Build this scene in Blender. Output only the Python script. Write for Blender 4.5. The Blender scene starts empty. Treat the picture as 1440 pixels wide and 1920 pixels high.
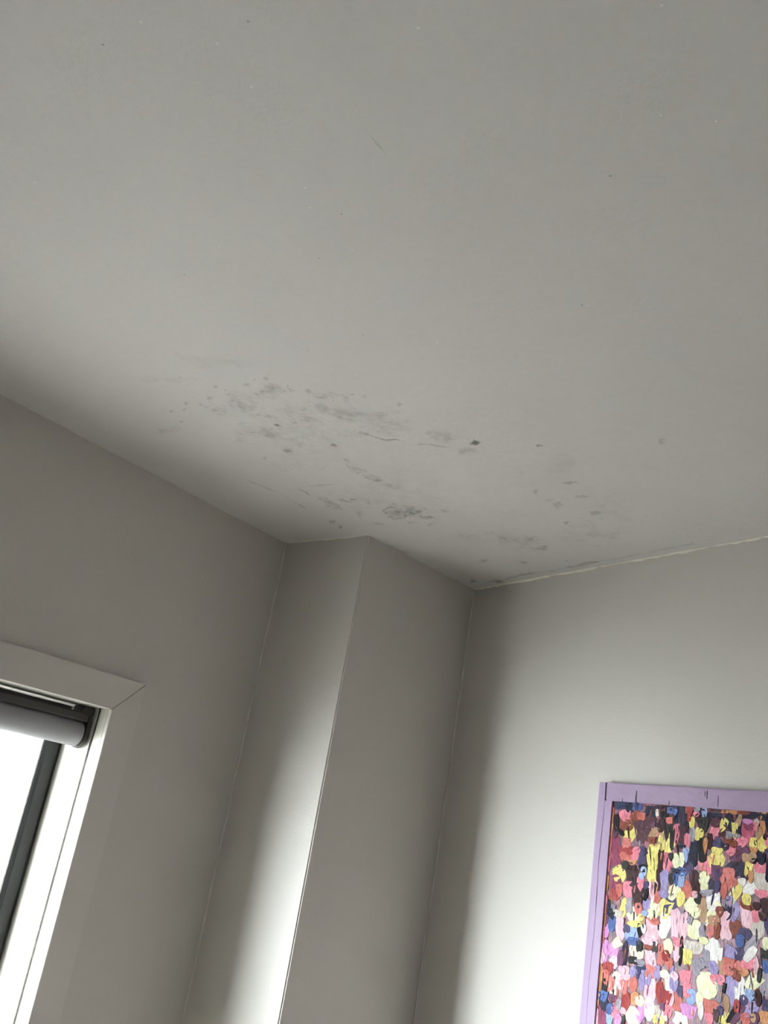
import bpy, bmesh, math, random
import numpy as np
from mathutils import Vector, Matrix

random.seed(7)
rng = np.random.default_rng(11)
C = bpy.context.collection
S = bpy.context.scene

# ------------------------------------------------------------------ settings
EXPO = 4.3
SUN_EL, SUN_AZ, SUN_ANG = 1.0, 147.0, 44.0
SUN, SKY = 0.84, 0.50
SUN_COL, SKY_COL = (0.88, 0.94, 1.0), (0.97, 0.98, 1.0)
WIN_X0, WIN_Z0 = 0.55, 0.08
FILL_OPENING = (-2.0, -1.5, 0.6)  # unseen opening in the back wall, added to let in fill light
WALL_RGB = (202, 199, 192)
TRIM_RGB = (206, 203, 196)
CEIL_A, CEIL_B = (202, 199, 196), (214, 212, 209)
REFLECTOR_RGB = (236, 233, 230)
REFLECTOR_ROUGH, REFLECTOR_COAT = 0.12, 1.0
FLOOR_RGB = (205, 200, 193)

# ------------------------------------------------------------------ camera
cam_d = bpy.data.cameras.new('camera')
cam = bpy.data.objects.new('camera', cam_d)
C.objects.link(cam)
S.camera = cam
rt = Vector((0.60854, -0.77581, 0.16673))
up = Vector((-0.37054, -0.09202, 0.92425))
fw = Vector((0.70170, 0.62422, 0.34347))
M = Matrix.Identity(4)
for i in range(3):
    M[i][0], M[i][1], M[i][2] = rt[i], up[i], -fw[i]
M.translation = Vector((0, 0, 1.60))
cam.matrix_world = M
cam_d.sensor_fit = 'VERTICAL'
cam_d.sensor_height = 36.0
cam_d.lens = 1742.8 / 1920.0 * 36.0
cam_d.clip_start = 0.02

# ------------------------------------------------------------------ world, sun, exposure
W = bpy.data.worlds.new('sky')
S.world = W
W.use_nodes = True
wn = W.node_tree.nodes
wl = W.node_tree.links
bgn = wn['Background']
bgn.inputs['Color'].default_value = (*SKY_COL, 1)      # even, thin white overcast
bgn.inputs['Strength'].default_value = SKY
sun_d = bpy.data.lights.new('sun', 'SUN')
sun_d.energy = SUN
sun_d.angle = math.radians(SUN_ANG)
sun_d.color = SUN_COL
sun = bpy.data.objects.new('sun', sun_d)
C.objects.link(sun)
a_, e_ = math.radians(SUN_AZ), math.radians(SUN_EL)
sun.rotation_euler = Vector((math.cos(a_) * math.cos(e_), math.sin(a_) * math.cos(e_), math.sin(e_))).to_track_quat('Z', 'Y').to_euler()
sun.location = (0, 0, 8)
S.view_settings.view_transform = 'Standard'
S.view_settings.look = 'None'
S.view_settings.gamma = 1.0
S.view_settings.use_curve_mapping = False
S.view_settings.exposure = EXPO
S.cycles.blur_glossy = 0.0        # keep the added reflector outside shiny when it lights the walls


# ------------------------------------------------------------------ helpers
def lin(c):
    return tuple(((v / 255) / 12.92 if v / 255 <= 0.04045 else ((v / 255 + 0.055) / 1.055) ** 2.4) for v in c)

def mat(name, rgb, rough=0.6, metal=0.0, spec=0.3, vary=0.06, vscale=6.0, bump=0.0, bscale=200.0, stretch=(1, 1, 1), coat=0.0):
    """paint-like procedural material: base colour broken up by noise plus a fine bump"""
    m = bpy.data.materials.new(name)
    m.use_nodes = True
    nt = m.node_tree
    b = nt.nodes['Principled BSDF']
    c = lin(rgb)
    b.inputs['Roughness'].default_value = rough
    b.inputs['Metallic'].default_value = metal
    b.inputs['Specular IOR Level'].default_value = spec
    b.inputs['Coat Weight'].default_value = coat
    b.inputs['Coat Roughness'].default_value = min(rough, 0.25)
    b.inputs['Coat IOR'].default_value = 2.0
    tc = nt.nodes.new('ShaderNodeTexCoord')
    mp = nt.nodes.new('ShaderNodeMapping')
    mp.inputs['Scale'].default_value = stretch
    nt.links.new(tc.outputs['Object'], mp.inputs['Vector'])
    n = nt.nodes.new('ShaderNodeTexNoise')
    n.inputs['Scale'].default_value = vscale
    n.inputs['Detail'].default_value = 5
    nt.links.new(mp.outputs['Vector'], n.inputs['Vector'])
    r = nt.nodes.new('ShaderNodeMix')
    r.data_type = 'RGBA'
    r.inputs['A'].default_value = (*[x * (1 - vary) for x in c], 1)
    r.inputs['B'].default_value = (*[min(1, x * (1 + vary)) for x in c], 1)
    nt.links.new(n.outputs['Fac'], r.inputs['Factor'])
    nt.links.new(r.outputs['Result'], b.inputs['Base Color'])
    if bump:
        n2 = nt.nodes.new('ShaderNodeTexNoise')
        n2.inputs['Scale'].default_value = bscale
        n2.inputs['Detail'].default_value = 3
        nt.links.new(mp.outputs['Vector'], n2.inputs['Vector'])
        bp = nt.nodes.new('ShaderNodeBump')
        bp.inputs['Strength'].default_value = 1.0
        bp.inputs['Distance'].default_value = bump
        nt.links.new(n2.outputs['Fac'], bp.inputs['Height'])
        nt.links.new(bp.outputs['Normal'], b.inputs['Normal'])
    return m

def obj(name, bm, m, parent=None, smooth=False):
    me = bpy.data.meshes.new(name)
    bmesh.ops.recalc_face_normals(bm, faces=bm.faces)
    bm.to_mesh(me)
    bm.free()
    if smooth:
        for p in me.polygons:
            p.use_smooth = True
    o = bpy.data.objects.new(name, me)
    C.objects.link(o)
    if m is not None:
        me.materials.append(m)
    if parent is not None:
        o.parent = parent
    return o

def box(bm, x0, x1, y0, y1, z0, z1):
    vs = [bm.verts.new(p) for p in ((x0, y0, z0), (x1, y0, z0), (x1, y1, z0), (x0, y1, z0), (x0, y0, z1), (x1, y0, z1), (x1, y1, z1), (x0, y1, z1))]
    for f in ((0, 3, 2, 1), (4, 5, 6, 7), (0, 1, 5, 4), (1, 2, 6, 5), (2, 3, 7, 6), (3, 0, 4, 7)):
        bm.faces.new([vs[i] for i in f])

def prism(bm, pts, lo, hi, axis=2):
    """extrude the polygon pts (two coordinates, cyclic order of the remaining axes) along axis"""
    def p3(p, h):
        if axis == 2: return (p[0], p[1], h)
        if axis == 0: return (h, p[0], p[1])
        return (p[0], h, p[1])
    a = [bm.verts.new(p3(p, lo)) for p in pts]
    b = [bm.verts.new(p3(p, hi)) for p in pts]
    bm.faces.new(a)
    bm.faces.new(b[::-1])
    for i in range(len(pts)):
        j = (i + 1) % len(pts)
        bm.faces.new((a[i], a[j], b[j], b[i]))

def bevel(bm, w, seg=2):
    bmesh.ops.bevel(bm, geom=bm.edges[:], offset=w, segments=seg, affect='EDGES', clamp_overlap=True)

def structure(o):
    o['kind'] = 'structure'
    return o

def empty(name, loc, rz=0.0):
    o = bpy.data.objects.new(name, None)
    C.objects.link(o)
    o.empty_display_size = 0.05
    o.location = loc
    o.rotation_euler = (0, 0, rz)
    return o

# ------------------------------------------------------------------ numbers of the room
YW = 2.285                       # face of the window wall
C1X = 2.095                      # left face of the boxed-out column
RID = (2.098, 1.913)             # the column's outer corner
C2 = (2.660, 1.868)              # where the column meets the right wall
DV = Vector((0.2606, 0.9654, 0)) # along the right wall, towards the corner
NV = Vector((0.9654, -0.2606, 0))# out of the room through the right wall
ZC = 2.55
WX0, WX1 = WIN_X0, 1.570         # window opening between the linings
WZ0, WZ1 = WIN_Z0, 1.857

def ceil_z(x):
    return ZC + 0.0100 * np.maximum(0, C1X - x)

# the ceiling marks: x, y, inverse ellipse matrix (four numbers), darkness, raggedness; and cracks: width, darkness, points (metres)
BLOBS = np.array([1.186,1.649,142.2,-127.8,162.2,60.94,0.3,0.3,1.209,1.563,105,-100.7,124.2,46.86,0.3,0.3,1.205,1.498,126.1,-125.6,153.5,58.69,0.3,0.3,1.197,1.526,253.9,-247.1,305.1,116.5,0.3,0.3,1.222,1.707,104.3,-92.8,116.2,42.57,0.3,0.3,1.207,1.749,180.5,-155.5,197.8,72.48,0.3,0.3,1.217,1.793,139.4,-118,150.3,54.42,0.3,0.3,1.236,1.874,154.8,-127.2,162.1,57.47,0.3,0.3,1.287,1.891,133.5,-112.2,139,48.01,0.3,0.3,1.257,1.439,202.5,-216.2,253.4,95.58,0.3,0.3,1.284,1.437,85.21,-92.62,106.7,39.78,0.3,0.3,1.264,1.473,86.51,-90.77,106.5,39.8,0.3,0.3,1.336,1.347,143,-170.3,187.4,69.27,0.3,0.3,1.356,1.324,93.83,-114.9,124.4,45.73,0.3,0.3,1.415,1.27,89.61,-117.9,122.4,44.13,0.3,0.3,1.24,1.825,154.6,-130.6,164.8,58.77,0.3,0.3,1.194,1.476,253.8,-254.6,312.1,120.3,0.3,0.3,1.209,1.639,180.3,-165.3,206.3,76.9,0.3,0.3,1.236,1.759,155.1,-135.3,169.3,61.12,0.3,0.3,1.379,1.472,281.2,-315.8,346.4,122.8,0.3,0.3,1.377,1.319,185,-230.1,246.1,89.64,0.3,0.3,1.318,1.429,97.19,-108.3,122.2,44.9,0.3,0.3,1.327,1.355,230.4,-271.5,300.7,111.4,0.3,0.3,1.286,1.416,238,-262.6,301.1,112.6,0.3,0.3,1.248,1.469,244.8,-255,302,113.8,0.3,0.3,1.276,1.65,11,-10.44,15.17,5.476,0.17,0.8,1.258,1.531,27.1,-27.32,26.81,9.954,0.2,0.6,1.278,1.719,20.16,-18.44,24.58,8.769,0.13,0.8,1.354,1.542,9.564,-10.14,16.74,5.932,0.12,0.9,1.378,1.436,8.388,-8.024,14.94,15.36,0.13,0.8,1.446,1.393,9.874,-10.4,13.9,12.15,0.11,0.9,1.489,1.345,9.41,-10.8,13.23,9.798,0.11,0.8,1.576,1.269,12.01,-14.74,24.95,21.81,0.16,0.7,1.666,1.251,18.26,-27.77,34.65,11.01,0.15,0.6,1.4,1.544,18.59,-20.2,52.22,18.1,0.2,0.7,1.326,1.406,14.23,-13.83,33.13,28.98,0.15,0.8,1.433,1.634,4.812,-4.701,11.9,6.651,0.07,1,1.392,1.644,73.31,-70.55,125.5,64.33,0.75,0.15,1.401,1.669,224.3,-226.7,174.4,59.18,0.5,0.2,1.529,1.573,90.15,-83.65,75.76,103.1,0.65,0.15,1.636,1.205,61.45,-95.37,102.7,33.44,0.6,0.2,1.638,1.219,153.8,-236.5,178.5,57.89,0.4,0.2,1.501,1.45,54.9,-62.07,68.72,38.65,0.45,0.4,1.495,1.429,130.3,-160.3,144.1,48.6,0.35,0.3,1.418,1.699,31.94,-24.23,11.89,27.09,0.2,0.8,1.513,1.719,52.64,-54.96,45.85,14.6,0.25,0.6,1.422,1.809,39.71,-37.6,54.6,17.93,0.12,0.8,1.428,1.839,221.7,-207.4,161.6,52.67,0.35,0.3,1.532,1.826,87.15,-86.76,61.25,18.98,0.15,0.6,1.642,1.707,122.3,-137.4,74.93,22.32,0.15,0.5,1.664,1.606,15.16,-12.1,2.815,40.86,0.2,0.6,1.723,1.602,24.26,-21.56,10.39,45.86,0.25,0.6,1.799,1.575,17.74,-23.17,47.81,13.3,0.15,0.8,1.728,1.798,23.48,-26.17,92.64,25.91,0.15,0.6,1.852,1.859,16.97,-14.35,6.442,39.05,0.22,0.7,1.839,1.799,33.08,-32.3,46.2,66.97,0.35,0.4,1.841,1.767,73.63,-87.89,132.2,34.74,0.5,0.3,1.933,1.814,42.34,-51.32,35.57,8.757,0.25,0.6,1.867,1.727,86.91,-107.2,52.81,13.75,0.2,0.6,2.012,1.962,117.6,-136.9,57.51,13.11,0.6,0.2,1.97,1.961,60.03,-68.62,58.71,13.78,0.3,0.5,1.963,1.691,13.74,-18.04,18.15,4.467,0.28,0.8,1.966,1.639,20.46,-27.7,25.75,6.381,0.3,0.8,2.012,1.627,18.65,-24.32,48.15,24.19,0.4,0.6,1.98,1.704,42.77,-44,23.96,60.26,0.35,0.5,2.04,1.703,26.47,-35.65,60.88,14.19,0.25,0.7,1.985,1.538,19.98,-28.97,65.67,16.33,0.12,0.7,2.019,1.811,32.45,-40.87,68.23,15.85,0.18,0.7,2.057,1.632,39.03,-55.11,70.39,16.4,0.15,0.7,1.311,1.975,19.46,-19.85,67.36,-2.559,0.14,0.6,1.121,1.724,15.73,-14.06,57.82,13.31,0.08,0.7,1.101,1.562,8.462,-7.567,33.87,13.4,0.05,0.9,1.536,1.66,6.092,-6.655,7.182,2.281,0.04,1,1.848,1.657,4.359,-5.547,9.078,2.418,0.05,1,1.634,1.204,67.95,-105.4,123.7,40.31,0.65,0.35,1.695,1.065,58.92,-105.5,125.5,40.56,0.55,0.35,1.903,1.091,39.15,-75.42,93.64,26.57,0.45,0.35,1.991,1.102,29.83,-59.15,103.3,27.62,0.35,0.35,1.928,1.205,99.61,-177,69.03,18.89,0.3,0.35,2.145,1.23,79,-150.6,68.26,15.98,0.4,0.35,2.096,1.115,29.39,-60.2,64.6,16,0.3,0.35,2.022,1.193,37.65,-70.27,42.23,10.87,0.25,0.35,1.762,0.7943,63.39,-152.8,80.39,26.3,0.2,0.35,2.139,1.118,68.95,-143.3,141.8,34.01,0.2,0.35,1.988,1.196,48.01,-88.15,120.5,31.74,0.2,0.35,1.815,1.182,105.8,-182,111.5,32.89,0.12,0.35,2.059,1.08,39.55,-82.18,100.1,25.62,0.12,0.35,2.254,1.437,6.595,-9.721,9.664,10.32,0.1,0.9,2.218,1.482,40.28,-66.38,69.82,14.78,0.35,0.4,2.242,1.398,44.01,-77.34,70.62,14.87,0.35,0.4,2.314,1.398,20.48,-46.5,70.7,-25.12,0.3,0.5,2.39,1.66,31.09,-54.37,104.2,-15.2,0.35,0.4,2.427,1.529,40.38,-61.81,62.93,54.72,0.35,0.4,2.441,1.384,63.59,-121.4,112.4,19.86,0.3,0.4,2.574,1.821,46.4,-71.61,42.34,6.058,0.55,0.4,2.582,1.73,15.97,-25.93,43.06,6.197,0.4,0.5,2.217,1.156,5.573,-11.58,13.43,3.011,0.09,0.9,2.272,1.257,8.371,-16.43,16.89,3.557,0.06,0.9,2.108,1.089,9.928,-20.87,7.28,1.797,0.05,0.9,2.019,1.616,68.24,-95.73,74.32,17.83,0.4,0.3,2.067,1.646,57.32,-80.62,71.95,16.61,0.25,0.5,2.181,1.587,7.855,-12.78,27.36,0.1659,0.08,0.8,1.815,1.069,13.67,-25.81,11.62,3.497,0.06,0.9,1.484,1.612,35.49,-38.77,113,37.15,-0.5,0.4,1.373,1.519,25.17,-27.36,107.3,37.84,-0.35,0.4,1.448,1.473,48.96,-57.12,91.17,31.24,-0.5,0.4,1.496,1.438,65.14,-79.76,143.5,48.3,-0.5,0.4,1.385,1.657,70.74,-71.31,117.9,40.39,-0.3,0.4,1.182,1.627,128.3,-116.5,81.2,30.68,-0.4,0.4,1.227,1.557,124.5,-121.2,101.5,38.03,-0.4,0.4,1.501,1.253,25.34,-35.4,30.75,10.66,-0.25,0.4,1.34,1.403,38.24,-43.93,57.4,20.97,-0.3,0.4,1.383,1.324,110.6,-137.5,134.4,48.77,-0.5,0.4,1.812,1.794,29.97,-34.79,66.58,17.74,-0.3,0.4,1.949,2.16,42.81,-44.25,89.98,20.76,-0.3,0.4,1.997,1.952,103.6,-120.4,92.92,21.44,-0.5,0.4,1.468,1.466,75.94,-89.95,72.22,24.52,-0.4,0.4,1.929,1.711,42.04,-53.77,85.68,21.5,-0.25,0.4,1.884,1.139,57.39,-105.4,130.4,37.16,-0.4,0.5,1.931,1.193,79.29,-142.4,155.7,42.59,-0.35,0.5,1.985,1.145,18.97,-36.2,61.35,16.34,-0.2,0.5,1.981,1.069,12.37,-25.12,45.06,12.2,-0.2,0.5,2.277,1.476,23.44,-39.67,59.42,11.99,-0.25,0.5,2.187,1.127,13.47,-28.31,18.36,4.238,-0.2,0.5,1.023,0.9616,209.7,-278.8,96.3,43.73,-0.6,0.2,0.6248,0.9447,304.2,-294.4,212.3,112.5,-0.5,0.2,0.7567,0.3709,158.1,-386.5,195.6,110.7,-0.4,0.2,1.272,0.6592,91.39,-200.4,138.7,59.96,-0.4,0.2,0.7159,1.293,278.5,-220.1,154.9,74.62,-0.4,0.2,0.3676,1.02,401.5,-269.7,265,151,-0.4,0.2,0.7957,0.5713,232.1,-410.1,235.2,125.9,-0.4,0.2,0.7003,0.9405,422.5,-441.3,197.2,101.8,-0.4,0.2,0.5676,0.6535,313.2,-397.1,382.9,218.9,-0.4,0.2,0.8529,1.39,248.1,-206.2,175,78.73,-0.4,0.2,0.5377,1.23,328.6,-227.9,189.5,98.24,-0.4,0.2,0.684,0.8116,211.7,-248.8,220.4,117.2,0.85,0.2,0.4399,1.035,369.6,-268.5,321.7,178.5,0.5,0.2,0.7122,1.111,240.3,-217.8,198.7,98.96,0.45,0.2,0.9088,0.9435,231.1,-287.2,215.2,102.7,0.3,0.2,1.152,0.5907,162.8,-364.2,214.6,99.14,0.35,0.2,1.246,0.4708,163.1,-469.4,254.3,115.5,0.3,0.2,0.8219,0.4289,246.1,-565.5,411,224.2,0.25,0.2,0.7953,0.7214,295.2,-425.5,335.2,174.2,0.3,0.2,0.7516,0.8078,315.3,-395.7,329.3,171,0.3,0.2,0.6688,0.7878,343.1,-408.1,365,196.1,0.3,0.2,0.4084,1.025,574.7,-405.2,504,283.1,0.3,0.2,0.92,0.9201,341.9,-438.3,324.3,154.7,0.25,0.2,0.9198,0.6551,316.8,-549.6,386.5,194,0.25,0.2,1.759,0.7932,67.7,-163.2,71.63,23.47,0.25,0.2,1.515,1.721,60.24,-62.92,36.71,11.67,0.2,0.2]).reshape(-1,8)
LINES = [(0.004,0.38,[(1.499,1.461),(1.525,1.434),(1.555,1.419),(1.561,1.385),(1.594,1.372),(1.603,1.326),(1.63,1.289)]),(0.004,0.12,[(1.331,1.587),(1.36,1.548),(1.388,1.476)]),(0.003,0.3,[(1.424,1.353),(1.438,1.313)]),(0.003,0.3,[(1.388,1.768),(1.4,1.744),(1.402,1.7)]),(0.003,0.2,[(1.444,1.711),(1.463,1.68),(1.468,1.65)]),(0.003,0.2,[(1.47,1.63),(1.497,1.59)]),(0.004,0.3,[(1.634,2.002),(1.678,1.989),(1.735,1.973),(1.812,1.975),(1.871,1.967),(1.903,1.952)]),(0.004,0.4,[(1.703,1.887),(1.736,1.882),(1.774,1.878)]),(0.003,0.25,[(1.774,1.878),(1.799,1.842),(1.893,1.854)]),(0.004,0.2,[(1.588,1.619),(1.643,1.622),(1.693,1.621)]),(0.003,0.2,[(1.72,1.795),(1.737,1.748)]),(0.004,0.4,[(1.935,1.725),(1.918,1.693),(1.93,1.666),(1.968,1.672),(1.948,1.634),(1.972,1.616),(2.01,1.635),(2.014,1.602)]),(0.004,0.35,[(1.938,1.728),(1.976,1.72),(1.995,1.697),(2.017,1.658),(2.02,1.61)]),(0.004,0.3,[(2.213,1.488),(2.257,1.472),(2.285,1.439),(2.318,1.432),(2.31,1.383)]),(0.004,0.2,[(2.192,1.442),(2.24,1.405),(2.283,1.397)]),(0.004,0.12,[(2.187,1.609),(2.165,1.568),(2.182,1.536),(2.231,1.55)]),(0.01,0.3,[(2.583,1.762),(2.575,1.69),(2.547,1.626),(2.531,1.554),(2.521,1.486),(2.483,1.365),(2.458,1.288)]),(0.012,0.35,[(2.528,1.56),(2.529,1.525)]),(0.008,0.12,[(2.458,1.288),(2.446,1.204),(2.406,1.083),(2.372,0.9584)]),(0.012,0.16,[(2.193,1.907),(2.259,1.896),(2.328,1.886),(2.467,1.891)])]
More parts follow.
